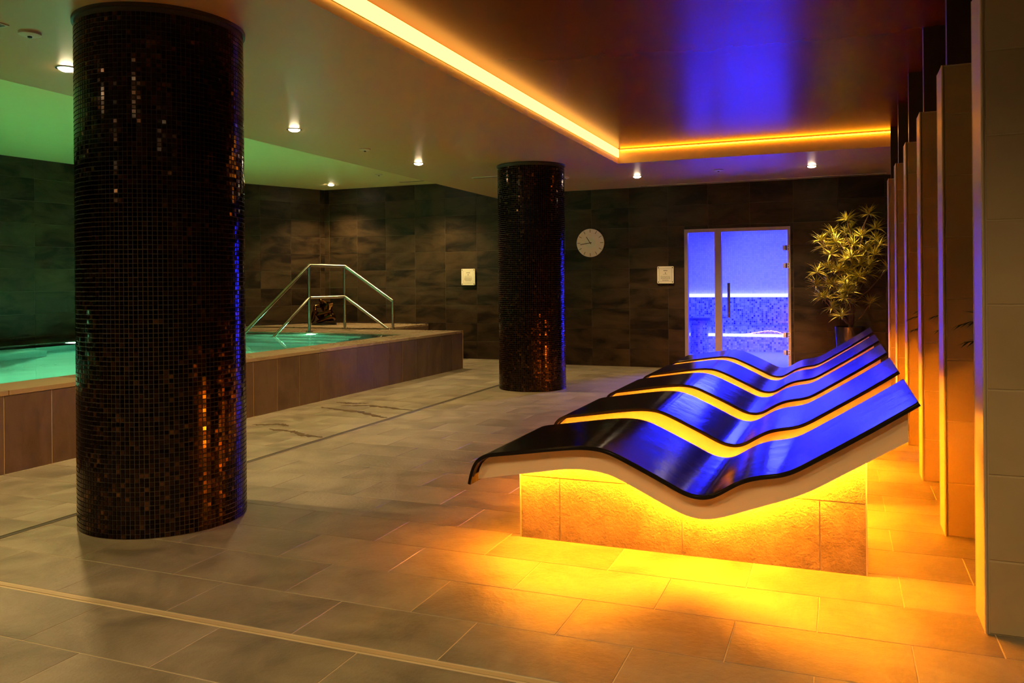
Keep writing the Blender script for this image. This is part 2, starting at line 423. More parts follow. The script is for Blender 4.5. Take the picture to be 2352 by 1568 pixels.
w1, d1, n1, l1 = slab(PB, PC, 0.16, 0, ZP, 'wall_pool_corner'); struct(w1, 'slanting dark tiled wall in the corner behind the pool', 'wall')
tiled_wall(w1, (*PB, 0), d1, l1, 0.5, ZP, n1, u_off=0.3, zb=-0.005)
w2, d2, n2, l2 = slab(PA, PB, 0.16, 0, ZP, 'wall_left'); struct(w2, 'long dark tiled wall on the far side of the pool', 'wall')
tiled_wall(w2, (*PA, 0), d2, l2, 0.5, ZP, n2, u_off=0.2, tw=0.556, zb=-0.005)
struct(MB().box(XR, XR + 0.12, YN, YF + 0.16, 0, 2.9).obj('wall_right', M_WALL), 'dark wall behind the row of fins', 'wall')
struct(MB().box(-11.2, XR + 0.12, YN - 0.12, YN, 0, 2.9).obj('wall_front', M_WALL), 'dark wall at the near end of the room', 'wall')

# ------------------------------------------------------------------ ceilings
ce = MB()
ce.box(XPOOL - 0.04, REC_X0, YN, YP + 0.1, ZC, ZC + 0.30)                 # left band
ce.box(REC_X0, XR, REC_Y1, YP + 0.1, ZC, ZC + 0.30)                       # far band
ce.box(REC_X0, XR, YN, 1.45, ZC, ZC + 0.30)                               # near band
ce = ce.obj('ceiling', M_CEIL); struct(ce, 'satin cream ceiling around the recessed coffer', 'ceiling')
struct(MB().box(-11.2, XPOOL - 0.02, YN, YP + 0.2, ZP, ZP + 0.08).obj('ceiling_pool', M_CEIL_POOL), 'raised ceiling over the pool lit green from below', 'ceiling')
struct(MB().box(REC_X0 - 0.14, XR, 1.45, REC_Y1 + 0.14, ZK, ZK + 0.1).obj('ceiling_coffer', M_COFFER), 'glossy dark brown coffer ceiling over the loungers', 'ceiling')
lip = MB().box(REC_X0, REC_X0 + 0.004, 1.45, REC_Y1, ZC - 0.002, ZK).obj('trim_1', M_LIP); struct(lip, 'cream fascia along the side of the coffer', 'trim')
lip2 = MB().box(REC_X0, XR, REC_Y1 - 0.004, REC_Y1, ZC - 0.002, ZK).obj('trim_2', M_LIP); struct(lip2, 'cream fascia at the far end of the coffer', 'trim')
c1 = empty('cove_light', (REC_X0 + 0.004, 3.0, ZC)); tag(c1, 'glowing amber strip light along the side of the coffer', 'strip light')
MB().box(0.0, 0.004, -1.54, REC_Y1 - 3.03, 0.062, 0.156).obj('profile', M_STEEL, c1)
MB().box(0.004, 0.020, -1.54, REC_Y1 - 3.03, 0.064, 0.152).obj('diffuser', E_COVE, c1)
c2 = empty('cove_light', (-0.6, REC_Y1 - 0.004, ZC)); tag(c2, 'thin amber strip light at the far end of the coffer', 'strip light')
MB().box(-1.70, 1.9, -0.004, 0.0, 0.134, 0.156).obj('profile', M_STEEL, c2)
MB().box(-1.70, 1.9, -0.018, -0.004, 0.136, 0.150).obj('diffuser', E_COVE_FAR, c2)

# ------------------------------------------------------------------ pool
pool = empty('hydrotherapy_pool', (XPOOL, 4.0, 0)); tag(pool, 'raised hydrotherapy pool with brown tiled sides and glowing green water', 'pool')
def P(mb, name, m, parent=pool, **k):
    return_o = mb.obj(name, m, parent, **k); return_o.location = (-parent_loc(parent)[0], -parent_loc(parent)[1], -parent_loc(parent)[2]); return return_o
def parent_loc(p):
    l = Vector((0, 0, 0))
    while p is not None:
        l += p.location; p = p.parent
    return l
WX0, WX1, WY1 = -8.80, -5.40, 9.62
YQ = YN + 0.06
core = MB()
core.box(WX1, XPOOL - 0.0035, YQ, 10.60, 0, ZD - 0.03)                # front parapet
core.box(-8.86, WX1, WY1, 10.60, 0, ZD - 0.03)                        # end parapet
P(core, 'parapet', M_LIP)
bs = MB()
bs.box(WX0 - 0.05, WX1 + 0.05, YQ, WY1 + 0.05, -0.75, -0.65)         # basin floor
bs.box(WX1, WX1 + 0.04, YQ, WY1, -0.65, ZD - 0.03)
bs.box(WX0 - 0.04, WX0, YQ, WY1, -0.65, ZD - 0.03)
bs.box(WX0, WX1, WY1, WY1 + 0.04, -0.65, ZD - 0.03)
P(bs, 'basin', M_BASIN)
be = MB(); be.box(WX0, WX0 + 0.55, YQ, 6.6, -0.65, 0.10); be.box(WX0, -7.6, 7.6, WY1, -0.65, 0.10)
P(be, 'bench', M_BASIN)
for i in range(4):
    st = P(MB().box(-7.6, -5.9, WY1 - 0.28 * (i + 1), WY1 - 0.28 * i, -0.65, 0.36 - 0.17 * i), 'step', M_BASIN)
    P(MB().box(-7.59, -5.91, WY1 - 0.28 * (i + 1) - 0.002, WY1 - 0.28 * (i + 1) + 0.03, 0.35 - 0.17 * i, 0.364 - 0.17 * i), 'nosing', M_NOSE, st)
wt = MB()
nx, ny = 2, 2
wt.add([(WX0, YQ, ZD - 0.008), (WX1, YQ, ZD - 0.008), (WX1, WY1, ZD - 0.008), (WX0, WY1, ZD - 0.008)], [(0, 1, 2, 3)])
P(wt, 'water', M_WATER)
# coping slabs
y = 10.605; k = 0
while y > YQ + 0.1:
    y0 = max(y - 0.688, YQ)
    P(MB().box(WX1 - 0.02, XPOOL + 0.002, y0 + 0.002, y - 0.002, ZD - 0.03, ZD), 'coping_slab', M_COPING); y -= 0.688
x = WX1 - 0.022
while x > -8.8:
    x0 = max(x - 0.688, -8.86)
    P(MB().box(x0 + 0.002, x - 0.002, WY1 - 0.02, 10.605, ZD - 0.03, ZD), 'coping_slab', M_COPING); x -= 0.688
# cladding tiles
Y = 10.603
while Y > YQ:
    a = max(Y - 0.3455, YQ); w = Y - a - 0.006
    if w > 0.02:
        me = pad(w, ZD - 0.034, 0.006, M_POOLTILE, 0.0012)
        o = link('cladding_tile', me, pool); mm = Matrix(((0, 1, 0), (0, 0, 1), (1, 0, 0))).transposed().to_4x4()
        mm.translation = Vector((XPOOL - 0.006, (Y + a) / 2, (ZD - 0.03) / 2)) - pool.location; o.matrix_local = mm
    Y -= 0.3455
P(MB().box(XPOOL - 0.010, XPOOL + 0.004, 10.601, 10.607, 0, ZD), 'corner_trim', M_LIP)
# far side ledge between water and wall
led = MB().add([(WX0, YQ, 0), (WX0, 9.60, 0), (-9.29, 9.60, 0), (-10.77, YQ, 0), (WX0, YQ, ZD), (WX0, 9.60, ZD), (-9.29, 9.60, ZD), (-10.77, YQ, ZD)],
               [(0, 1, 2, 3), (4, 5, 6, 7), (0, 1, 5, 4), (1, 2, 6, 5), (2, 3, 7, 6), (3, 0, 4, 7)])
P(led, 'ledge', plain('dark_ledge', (0.04, 0.035, 0.025), 0.35))
for i, (lp, nv) in enumerate([((-6.85, WY1, 0.40), (0, -1, 0)), ((WX0, 7.35, 0.42), (1, 0, 0)), ((WX0, 4.2, 0.42), (1, 0, 0)), ((WX0, 1.0, 0.42), (1, 0, 0))]):
    n = Vector(nv); rotm = n.to_track_quat('Z', 'Y').to_matrix().to_4x4()
    pl = empty('pool_lamp'); pl.parent = pool; mm = rotm.copy(); mm.translation = Vector(lp) - pool.location; pl.matrix_local = mm
    MB().lathe([(0.0, 0.0), (0.085, 0.0), (0.085, 0.012), (0.065, 0.016)], n=24).obj('bezel', M_STEEL, pl, smooth=True)
    MB().lathe([(0.066, 0.014), (0.05, 0.022), (0.0, 0.026)], n=24).obj('lens', E_POOL, pl, smooth=True)
    ld = bpy.data.lights.new('pool_lamp_light', 'SPOT'); ld.energy = P_POOL * (1.5 if nv[0] >= 0 else 0.14); ld.color = TEAL; ld.spot_size = math.radians(165); ld.spot_blend = 0.6; ld.shadow_soft_size = 0.05
    lo = bpy.data.objects.new('pool_lamp_light', ld); COL.objects.link(lo); lo.parent = pl; lo.location = (0, 0, 0.06); lo.rotation_euler = (math.pi, 0, 0)
# platform behind the pool
pf = empty('pool_platform', (-7.6, 11.3, 0)); tag(pf, 'stone landing in the corner behind the pool under the bronze sculpture', 'platform')
ZL = 0.552
q = [(-8.86, 10.607), (-6.27, 10.607), (-6.27, YP - 0.012), (-8.26, YP - 0.012), (-8.55, 11.32)]
vs = [(a, b, 0) for a, b in q] + [(a, b, ZL - 0.03) for a, b in q]
P(MB().add(vs, [tuple(range(5)), tuple(range(5, 10))] + [(i, (i + 1) % 5, 5 + (i + 1) % 5, 5 + i) for i in range(5)]), 'body', M_POOLTILE, pf)
vs = [(a, b, ZL - 0.03) for a, b in q] + [(a, b, ZL) for a, b in q]
P(MB().add(vs, [tuple(range(5)), tuple(range(5, 10))] + [(i, (i + 1) % 5, 5 + (i + 1) % 5, 5 + i) for i in range(5)]), 'slab', M_COPING, pf)
for i in range(2):
    P(MB().box(-6.27 + 0.3 * i, -5.97 + 0.3 * i, 10.607, YP - 0.012, 0, 0.36 - 0.18 * i), 'step', M_COPING, pf)

# handrail
hr = empty('pool_handrail', (-6.95, 10.1, ZD)); tag(hr, 'stainless steel handrail with two rails over the pool steps', 'handrail')
a1, a2, a3 = (-6.95, 9.69), (-6.95, 10.58), (-6.22, 10.75)
P(MB().tube([(a1[0], 8.40, 0.66), (a1[0], 8.2, 0.53), (a1[0], 8.05, 0.43)][0:1] + [(*a1, 1.48), (*a2, 1.482), (*a3, 0.955)], 0.022), 'top_rail', M_STEEL, hr, smooth=True)
P(MB().tube([(a1[0], 8.40, 0.66), (a1[0], 8.02, 0.414)], 0.022), 'rail_end', M_STEEL, hr, smooth=True)
P(MB().tube([(a1[0], 8.80, 0.46), (*a1, 1.024), (*a2, 1.024), (a3[0] - 0.01, a3[1], 0.49)], 0.018), 'mid_rail', M_STEEL, hr, smooth=True)
for (px, py), z0, z1 in ((a1, ZD, 1.47), (a2, ZD, 1.47), (a3, 0.36, 0.955)):
    p = P(MB().tube([(px, py, z0), (px, py, z1)], 0.021), 'post', M_STEEL, hr, smooth=True)
    P(MB().lathe([(0.0, z0 + 0.014), (0.05, z0 + 0.014), (0.05, z0), (0, z0)], px, py, 20), 'flange', M_STEEL, p)
    if z0 > 0.5:
        for k in range(4):
            an = k * R90 + 0.6
            P(MB().lathe([(0, z0 + 0.026), (0.008, z0 + 0.026), (0.008, z0 + 0.012)], px + 0.038 * math.cos(an), py + 0.038 * math.sin(an), 8), 'bolt', M_STEEL, p)

# ------------------------------------------------------------------ mosaic columns
def tile_variants():
    out = []
    for k in range(10):
        t = k / 9.0; w = 0.0195
        mb = MB(); a = w / 2; c = 0.0012
        b0 = [(-a, -a, 0), (a, -a, 0), (a, a, 0), (-a, a, 0)]; b2 = [(-a + c, -a + c, 0.0028), (a - c, -a + c, 0.0028), (a - c, a - c, 0.0028), (-a + c, a - c, 0.0028)]
        mb.add(b0 + b2, [(4, 5, 6, 7)] + [(i, (i + 1) % 4, 4 + (i + 1) % 4, 4 + i) for i in range(4)], t)
        out.append(mb.mesh('mosaic_tile', M_MOSAIC))
    return out
TV = tile_variants()
def tone():
    r = random.random()
    return r * r if random.random() < 0.95 else random.uniform(0.8, 1)
def column(cx, cy, R, label, parts):
    t = empty('mosaic_column', (cx, cy, 0)); tag(t, label, 'column', 'round mosaic columns')
    MB().lathe([(R - 0.003, 0.0), (R - 0.003, ZC)], n=160).obj('core', M_GROUT_DARK if False else M_COLGROUT, t, smooth=True)
    MB().lathe([(R - 0.01, ZC - 0.018), (R + 0.010, ZC - 0.018), (R + 0.010, ZC - 0.001), (R - 0.01, ZC - 0.001)], n=96).obj('top_ring', M_NECK, t, smooth=True)
    n = int(2 * math.pi * R / 0.0222); rowsn = int((ZC - 0.02) / 0.0222); cand = []
    for i in range(n):
        a = 2 * math.pi * i / n
        nx_, ny_ = math.cos(a), math.sin(a); px, py = cx + R * nx_, cy + R * ny_
        for j in range(rowsn):
            z = 0.012 + j * 0.0222
            d = Vector((-px, -py, CAMH - z)); face = (d.x * nx_ + d.y * ny_) / d.length
            cand.append((face / d.length_squared, i, j, a, z))
    cand.sort(key=lambda c: -c[0])
    mb = MB()
    for q, (sc, i, j, a, z) in enumerate(cand):
        rot = Euler((R90 + random.gauss(0, 0.035), 0, a + R90 + random.gauss(0, 0.014)), 'XYZ')
        loc = Vector((math.cos(a) * (R - 0.0028), math.sin(a) * (R - 0.0028), z + random.gauss(0, 0.0004)))
        tn = tone()
        if q < parts:
            link('mosaic_tile', TV[int(round(tn * 9))], t, loc, rot)
        else:
            mx = rot.to_matrix(); w = 0.0195 / 2; c = 0.0012
            pts = [(-w, -w, 0), (w, -w, 0), (w, w, 0), (-w, w, 0), (-w + c, -w + c, 0.0028), (w - c, -w + c, 0.0028), (w - c, w - c, 0.0028), (-w + c, w - c, 0.0028)]
            mb.add([mx @ Vector(p) + loc for p in pts], [(4, 5, 6, 7), (0, 1, 5, 4), (1, 2, 6, 5), (2, 3, 7, 6), (3, 0, 4, 7)], tn)
    me = bpy.data.meshes.new('mosaic_tile'); me.from_pydata(mb.v, [], mb.f); at = me.attributes.new('tone', 'FLOAT', 'POINT'); at.data.foreach_set('value', mb.tone); me.materials.append(M_MOSAIC)
    tag(link('mosaic_tile', me, t), kind='stuff')
    return t
M_COLGROUT = plain('brown_grey_grout', (0.055, 0.044, 0.030), 0.8)
column(-3.295, 3.32, 0.409, 'round brown glass mosaic column standing between the pool and the lounger row', 300)
column(-3.295, 8.86, 0.385, 'round brown glass mosaic column near the far wall and the clock', 0)

# ------------------------------------------------------------------ loungers
MATP = [(-1.623, 0.262), (-1.614, 0.307), (-1.599, 0.350), (-1.576, 0.383), (-1.539, 0.402), (-1.436, 0.417), (-1.326, 0.434), (-1.219, 0.451), (-1.140, 0.462), (-1.073, 0.469), (-1.012, 0.469),
        (-0.961, 0.461), (-0.911, 0.442), (-0.838, 0.409), (-0.765, 0.375), (-0.694, 0.341), (-0.640, 0.313), (-0.598, 0.297), (-0.549, 0.291), (-0.508, 0.299), (-0.476, 0.317), (-0.435, 0.345), (-0.394, 0.370), (-0.350, 0.388),
        (-0.302, 0.399), (-0.258, 0.406), (-0.228, 0.412), (-0.198, 0.422), (-0.160, 0.443), (-0.088, 0.488), (0.015, 0.553), (0.116, 0.618), (0.215, 0.684), (0.278, 0.727)]
PANP = [(-1.622, 0.272), (-1.513, 0.294), (-1.390, 0.315), (-1.264, 0.338), (-1.184, 0.354), (-1.115, 0.361), (-1.053, 0.360), (-0.991, 0.354), (-0.950, 0.345), (-0.875, 0.312), (-0.777, 0.265), (-0.680, 0.219),
        (-0.633, 0.199), (-0.595, 0.189), (-0.560, 0.186), (-0.530, 0.188), (-0.488, 0.197), (-0.428, 0.220), (-0.329, 0.258), (-0.241, 0.291), (-0.176, 0.317), (-0.133, 0.337), (-0.090, 0.361), (-0.006, 0.415), (0.085, 0.471), (0.177, 0.530), (0.242, 0.569)]
def resample(pts, n, sm):
    d = [0]
    for a, b in zip(pts, pts[1:]): d.append(d[-1] + math.dist(a, b))
    out = []; k = 0
    for i in range(n):
        s = d[-1] * i / (n - 1)
        while k < len(d) - 2 and d[k + 1] < s: k += 1
        t = (s - d[k]) / (d[k + 1] - d[k]); out.append([pts[k][0] + (pts[k + 1][0] - pts[k][0]) * t, pts[k][1] + (pts[k + 1][1] - pts[k][1]) * t])
    for _ in range(sm):
        out = [out[0]] + [[(out[i - 1][c] + 2 * out[i][c] + out[i + 1][c]) / 4 for c in (0, 1)] for i in range(1, n - 1)] + [out[-1]]
    return out
MC = resample(MATP, 220, 14); PC2 = resample(PANP, 160, 14)
def interp(c, x):
    if x <= c[0][0]: return c[0][1]
    for a, b in zip(c, c[1:]):
        if a[0] <= x <= b[0] and b[0] > a[0]: return a[1] + (b[1] - a[1]) * (x - a[0]) / (b[0] - a[0])
    return c[-1][1]
LX0, LY0 = -0.66, 3.90
MW = 0.81
def prism(poly_top, poly_bot, y0, y1, mb):
    """solid between two curves over the same x samples"""
    n = len(poly_top)
    vs = [(x, y0, z) for x, z in poly_bot] + [(x, y0, z) for x, z in poly_top] + [(x, y1, z) for x, z in poly_bot] + [(x, y1, z) for x, z in poly_top]
    fs = []
    for i in range(n - 1):
        fs += [(i, i + 1, n + i + 1, n + i), (2 * n + i, 3 * n + i, 3 * n + i + 1, 2 * n + i + 1), (i, 2 * n + i, 2 * n + i + 1, i + 1), (n + i, n + i + 1, 3 * n + i + 1, 3 * n + i)]
    fs += [(0, n, 3 * n, 2 * n), (n - 1, 3 * n - 1, 4 * n - 1, 2 * n - 1)]
    return mb.add(vs, fs)
SK = 0.031                                # how far the near side panel drops below the shell underside
def build_lounger():
    t = empty('heated_lounger', (LX0, LY0, 0))
    # mat
    n = len(MC); th = 0.017; w0, w1 = 3.495, 4.305; vs = []; fs = []
    prof = [(0, -th / 2), (0, th / 2 - 0.007), (0.0015, th / 2 - 0.003), (0.006, th / 2), (0.012, th / 2), (MW / 2, th / 2), (MW - 0.012, th / 2), (MW - 0.006, th / 2), (MW - 0.0015, th / 2 - 0.003), (MW, th / 2 - 0.007), (MW, -th / 2)]
    K = len(prof)
    for i, (x, z) in enumerate(MC):
        a = MC[max(0, i - 1)]; b = MC[min(n - 1, i + 1)]; dx, dz = b[0] - a[0], b[1] - a[1]; l = math.hypot(dx, dz); nx_, nz_ = -dz / l, dx / l
        for (py, po) in prof: vs.append((x + nx_ * po, w0 + py, z + nz_ * po))
    for i in range(n - 1):
        for k in range(K): fs.append((i * K + k, (i + 1) * K + k, (i + 1) * K + (k + 1) % K, i * K + (k + 1) % K))
    fs += [tuple(range(K)), tuple(range((n - 1) * K, n * K))]
    P(MB().add(vs, fs), 'mat', M_VINYL, t, smooth=True, angle=40)
    # shell
    xs = [-1.598, -1.590, -1.578, -1.56, -1.54] + [-1.52 + 0.0176 * i for i in range(100)] + [0.242]
    top = [(x, interp(MC, x) - 0.0115) for x in xs]; bot = [(x, interp(PC2, x)) for x in xs]
    for i in range(5): top[i] = (top[i][0], min(top[i][1], [0.30, 0.33, 0.352, 0.37, 0.384][i]))
    P(prism(top, bot, 3.55, 3.562, MB()), 'side_panel', M_WHITE, t, smooth=True, angle=30)
    bot2 = [(x, min(z + SK, top[i][1] - 0.006)) for i, (x, z) in enumerate(bot)]
    P(prism(top, bot2, 3.562, 4.25, MB()), 'shell', M_WHITE, t, smooth=True, angle=30)
    # plinth core and its tiles
    bx0, bx1 = -1.416, 0.093; yn, yf = 3.63, 4.17
    xs = [bx0 + 0.0035 + (bx1 - bx0 - 0.007) * i / 80 for i in range(81)]
    pl = P(prism([(x, interp(PC2, x) + SK + 0.003) for x in xs], [(x, 0.0) for x in xs], yn + 0.0035, yf - 0.0035, MB()), 'plinth', M_GROUT, t)
    cuts = [bx0, -1.2195, -0.6545, -0.0865, bx1]
    def tile_piece(x0, x1, z0, z1, ya, yb):
        g = 0.0025; xx = [x0 + g + (x1 - x0 - 2 * g) * i / 14 for i in range(15)]
        tp = [(x, min(z1 - g, interp(PC2, x) + SK - 0.001)) for x in xx]
        if max(p[1] for p in tp) <= z0 + 0.01: return
        ok = [(x, z) for x, z in tp if z > z0 + g]
        if len(ok) < 2: return
        P(prism(ok, [(x, z0 + g) for x, z in ok], ya, yb, MB()), 'stone_tile', M_SPLIT, pl)
    for ya, yb in ((yn, yn + 0.012), (yf - 0.012, yf)):
        for a, b in zip(cuts, cuts[1:]): tile_piece(a, b, -0.0024, 0.2915, ya, yb)
        tile_piece(bx0, -0.82, 0.2915, 0.6, ya, yb); tile_piece(-0.26, bx1, 0.2915, 0.6, ya, yb)
    for x0, zt in ((bx0, interp(PC2, bx0)), (bx1 - 0.012, interp(PC2, bx1 - 0.012))):
        P(MB().box(x0, x0 + 0.012, yn + 0.012, yf - 0.012, 0, 0.2895), 'stone_tile', M_SPLIT, pl)
        if zt > 0.30: P(MB().box(x0, x0 + 0.012, yn + 0.012, yf - 0.012, 0.2935, zt + SK - 0.001), 'stone_tile', M_SPLIT, pl)
    for x0, y0 in ((bx0 - 0.002, yn - 0.002), (bx1 - 0.004, yn - 0.002)):
        P(MB().box(x0, x0 + 0.006, y0, y0 + 0.006, 0, interp(PC2, min(max(x0, bx0), bx1)) + SK - 0.001), 'corner_trim', M_LIP, pl)
    # LED strips under the shell
    for y0 in (3.600, 4.182):
        xs = [-1.50 + 1.70 * i / 44 for i in range(45)]
        P(prism([(x, interp(PC2, x) + SK - 0.001) for x in xs], [(x, interp(PC2, x) + SK - 0.013) for x in xs], y0, y0 + 0.018, MB()), 'led_strip', E_LOUNGE if y0 < 4 else E_LOUNGE_FAR, t)
    return t
LLAB = ['wave shaped heated lounger with its beige side and stone plinth fully in view', 'wave shaped heated lounger, fourth in the row counting from the steam room door',
        'wave shaped heated lounger in the middle of the row of five', 'wave shaped heated lounger, second in the row counting from the steam room door', 'wave shaped heated lounger at the end of the row next to the steam room door']
l0 = build_lounger(); lounger_list = [l0]
for i in range(1, 5):
    lounger_list.append(copy_tree(l0))
for i, t in enumerate(lounger_list):
    t.location = (LX0, LY0 + 1.170 * i, 0); tag(t, LLAB[i], 'lounger', 'heated loungers in a row')

# ------------------------------------------------------------------ fins
FLAB = ['tall tiled fin pillar at the end of the row farthest from the potted plant', 'tall tiled fin pillar, fifth from the potted plant', 'tall tiled fin pillar, fourth from the potted plant',
        'tall tiled fin pillar, third from the potted plant', 'tall tiled fin pillar, second from the potted plant', 'tall tiled fin pillar closest to the potted plant']
ZF = 2.205
def build_fin():
    t = empty('tiled_fin', (0.75, 0, 0))
    P2 = lambda mb, n, m, **k: mb.obj(n, m, t, **k)
    x0, x1 = -0.302, 0.34                    # relative to 0.75
    P2(MB().box(x0 + 0.010, x1, 0.003, 0.197, 0, ZF - 0.006), 'core', M_GROUT)
    P2(MB().box(x0, x0 + 0.010, 0.004, 0.196, 0, ZF), 'end_panel', M_FIN_END)
    P2(MB().box(x0 + 0.010, x1, 0.0, 0.2, ZF - 0.006, ZF), 'cap', M_FIN_END)
    for yy in (-0.001, 0.193):
        P2(MB().tube([(x0 + 0.004, yy + 0.004, 0), (x0 + 0.004, yy + 0.004, ZF)], 0.006, 10), 'edge_trim', M_FIN_END, smooth=True)
    zs = [0.0, 0.249, 0.538, 0.827, 1.114, 1.400, 1.689, 1.975, ZF - 0.006]
    for a, b in zip(zs, zs[1:]):
        for yy, s in ((0.0085, 1), (0.1915, -1)):
            o = link('tile', pad(x1 - x0 - 0.016, b - a - 0.006, 0.0085, M_FIN, 0.0015, 'fin'), t)
            o.location = ((x0 + x1) / 2 + 0.006, yy, (a + b) / 2); o.rotation_euler = (R90, 0, 0 if s > 0 else math.pi)
    P2(MB().box(-0.278, 0.30, 0.002, 0.062, ZF, ZK), 'post', M_NECK)
    return t
f0 = build_fin(); fins = [f0] + [copy_tree(f0) for _ in range(5)]
for i, t in enumerate(fins):
    t.location = (0.75, 3.18 + 1.1465 * i, 0); tag(t, FLAB[i], 'pillar', 'row of tiled fins beside the loungers')

# ------------------------------------------------------------------ steam room
SX0, SX1, SY0, SY1 = -3.3, 0.6, YF + 0.16, 15.2
struct(MB().box(SX0, SX1, SY0, SY1 + 0.1, -0.1, 0.0).obj('floor_steam_room', M_STEAM_FLOOR), 'pale floor of the blue lit steam room', 'floor')
struct(MB().box(SX0, SX1, SY1, SY1 + 0.1, 0, 2.4).obj('wall_steam_back', M_STEAM_UP), 'pale mosaic back wall of the steam room', 'wall')
struct(MB().box(SX0 - 0.1, SX0, SY0, SY1 + 0.1, 0, 2.4).obj('wall_steam_left', M_STEAM_UP), 'pale mosaic wall beside the steam room pedestal', 'wall')
struct(MB().box(SX1, SX1 + 0.1, SY0, SY1 + 0.1, 0, 2.4).obj('wall_steam_right', M_STEAM_UP), 'pale mosaic wall on the hinge side of the steam room', 'wall')
struct(MB().box(SX0, SX1, SY0, SY1 + 0.1, 2.18, 2.28).obj('ceiling_steam_room', plain('steam_ceiling', (0.7, 0.7, 0.74), 0.4)), 'pale ceiling of the steam room', 'ceiling')
# reveal of the opening (inner edges of the far wall are its own thickness)
bn = empty('steam_bench', (-1.4, 14.7, 0)); tag(bn, 'tiled bench with mosaic backrest inside the blue lit steam room', 'bench')
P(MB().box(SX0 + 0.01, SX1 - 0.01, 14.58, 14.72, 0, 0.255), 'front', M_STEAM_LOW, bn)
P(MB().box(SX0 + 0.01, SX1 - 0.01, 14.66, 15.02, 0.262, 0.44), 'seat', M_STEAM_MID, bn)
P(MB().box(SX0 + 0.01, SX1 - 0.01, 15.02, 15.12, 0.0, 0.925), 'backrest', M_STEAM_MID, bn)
P(MB().box(SX0 + 0.01, SX1 - 0.01, 15.135, 15.19, 0.926, 0.985), 'led_strip', E_STEAM, bn)
P(MB().box(SX0 + 0.01, SX1 - 0.01, 14.60, 14.655, 0.256, 0.30), 'led_strip', E_STEAM, bn)
rp = MB()
for i in range(12):
    pass
rampc = [(-1.30 + 0.09 * i, 0.308 + 0.075 * math.sin(i / 11 * math.pi * 0.62)) for i in range(12)]
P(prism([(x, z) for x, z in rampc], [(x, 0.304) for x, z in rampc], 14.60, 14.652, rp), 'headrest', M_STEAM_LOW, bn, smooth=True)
pd = empty('steam_pedestal', (-2.21, 14.0, 0)); tag(pd, 'mosaic pedestal with dark slab top standing inside the steam room', 'pedestal')
P(MB().lathe([(0, 0), (0.15, 0), (0.15, 0.56), (0, 0.56)], -2.21, 14.0, 24), 'shaft', M_STEAM_MID, pd, smooth=True)
P(MB().lathe([(0, 0.56), (0.19, 0.56), (0.19, 0.60), (0, 0.60)], -2.21, 14.0, 24), 'slab', plain('dark_blue_slab', (0.05, 0.05, 0.08), 0.3), pd, smooth=True)
def lamp(name, kind, loc, energy, color, rot=(0, 0, 0), parent=None, **kw):
    ld = bpy.data.lights.new(name, kind); ld.energy = energy; ld.color = color
    for k, v in kw.items(): setattr(ld, k, v)
    o = bpy.data.objects.new(name, ld); COL.objects.link(o); o.location = loc; o.rotation_euler = rot
    if parent: o.parent = parent
    return o
sl = empty('steam_ceiling_light', (-1.3, 13.6, 2.18)); tag(sl, 'blue ceiling light panel inside the steam room', 'light')
MB().box(-0.62, 0.62, -0.42, 0.42, -0.02, 0.0).obj('housing', M_FRAME, sl)
lamp('steam_light', 'AREA', (0, 0, -0.03), P_STEAM, BLUE, parent=sl, shape='RECTANGLE', size=1.2, size_y=0.8)

# door
d1_ = empty('door_1', (-1.31, YF, 0)); struct(d1_, 'aluminium framed glass door with side pane to the steam room', 'door')
Yd0, Yd1 = YF - 0.018, YF + 0.06
fr = MB()
fr.box(DX0, DX0 + 0.05, Yd0, Yd1, 0, DZ1); fr.box(DX1 - 0.035, DX1, Yd0, Yd1, 0, DZ1); fr.box(DX0 + 0.05, DX1 - 0.035, Yd0, Yd1, DZ1 - 0.048, DZ1)
fr.box(-1.600, -1.508, Yd0, Yd1, 0, DZ1 - 0.048); fr.box(DX0 + 0.05, -1.60, Yd0, Yd1, 0, 0.04)
P(fr, 'frame', M_FRAME, d1_)
P(MB().box(DX0 + 0.05, -1.600, YF + 0.012, YF + 0.022, 0.04, DZ1 - 0.048), 'side_pane', M_GLASS, d1_)
leaf = P(MB().box(-1.500, -0.668, YF + 0.008, YF + 0.018, 0.012, DZ1 - 0.058), 'leaf', M_GLASS, d1_)
P(MB().tube([(-1.41, YF - 0.045, 0.71), (-1.41, YF - 0.045, 1.185)], 0.018, 14), 'handle', M_STEEL, leaf, smooth=True)
for z in (0.80, 1.10):
    P(MB().tube([(-1.41, YF - 0.045, z), (-1.41, YF + 0.008, z)], 0.008, 10), 'handle_stem', M_STEEL, leaf, smooth=True)
for z in (1.646, 1.410, 0.485, 0.250):
    hg = P(MB().box(-0.71, -0.672, YF - 0.012, YF + 0.008, z - 0.034, z + 0.034), 'hinge', plain('nickel_hinge', (0.60, 0.50, 0.45), 0.35), leaf)
    P(MB().box(-0.655, -0.620, YF - 0.036, YF - 0.018, z - 0.036, z + 0.036), 'hinge_plate', M_PVC, hg)
    P(MB().tube([(-0.664, YF - 0.022, z - 0.034), (-0.664, YF - 0.022, z + 0.034)], 0.008, 8), 'pin', M_DARKMETAL, hg)
    for dz in (-0.018, 0.018):
        P(MB().lathe([(0, 0), (0.007, 0)], 0, 0, 8).box(-0.644, -0.632, YF - 0.0375, YF - 0.036, z + dz - 0.006, z + dz + 0.006), 'screw', M_DARKMETAL, hg)

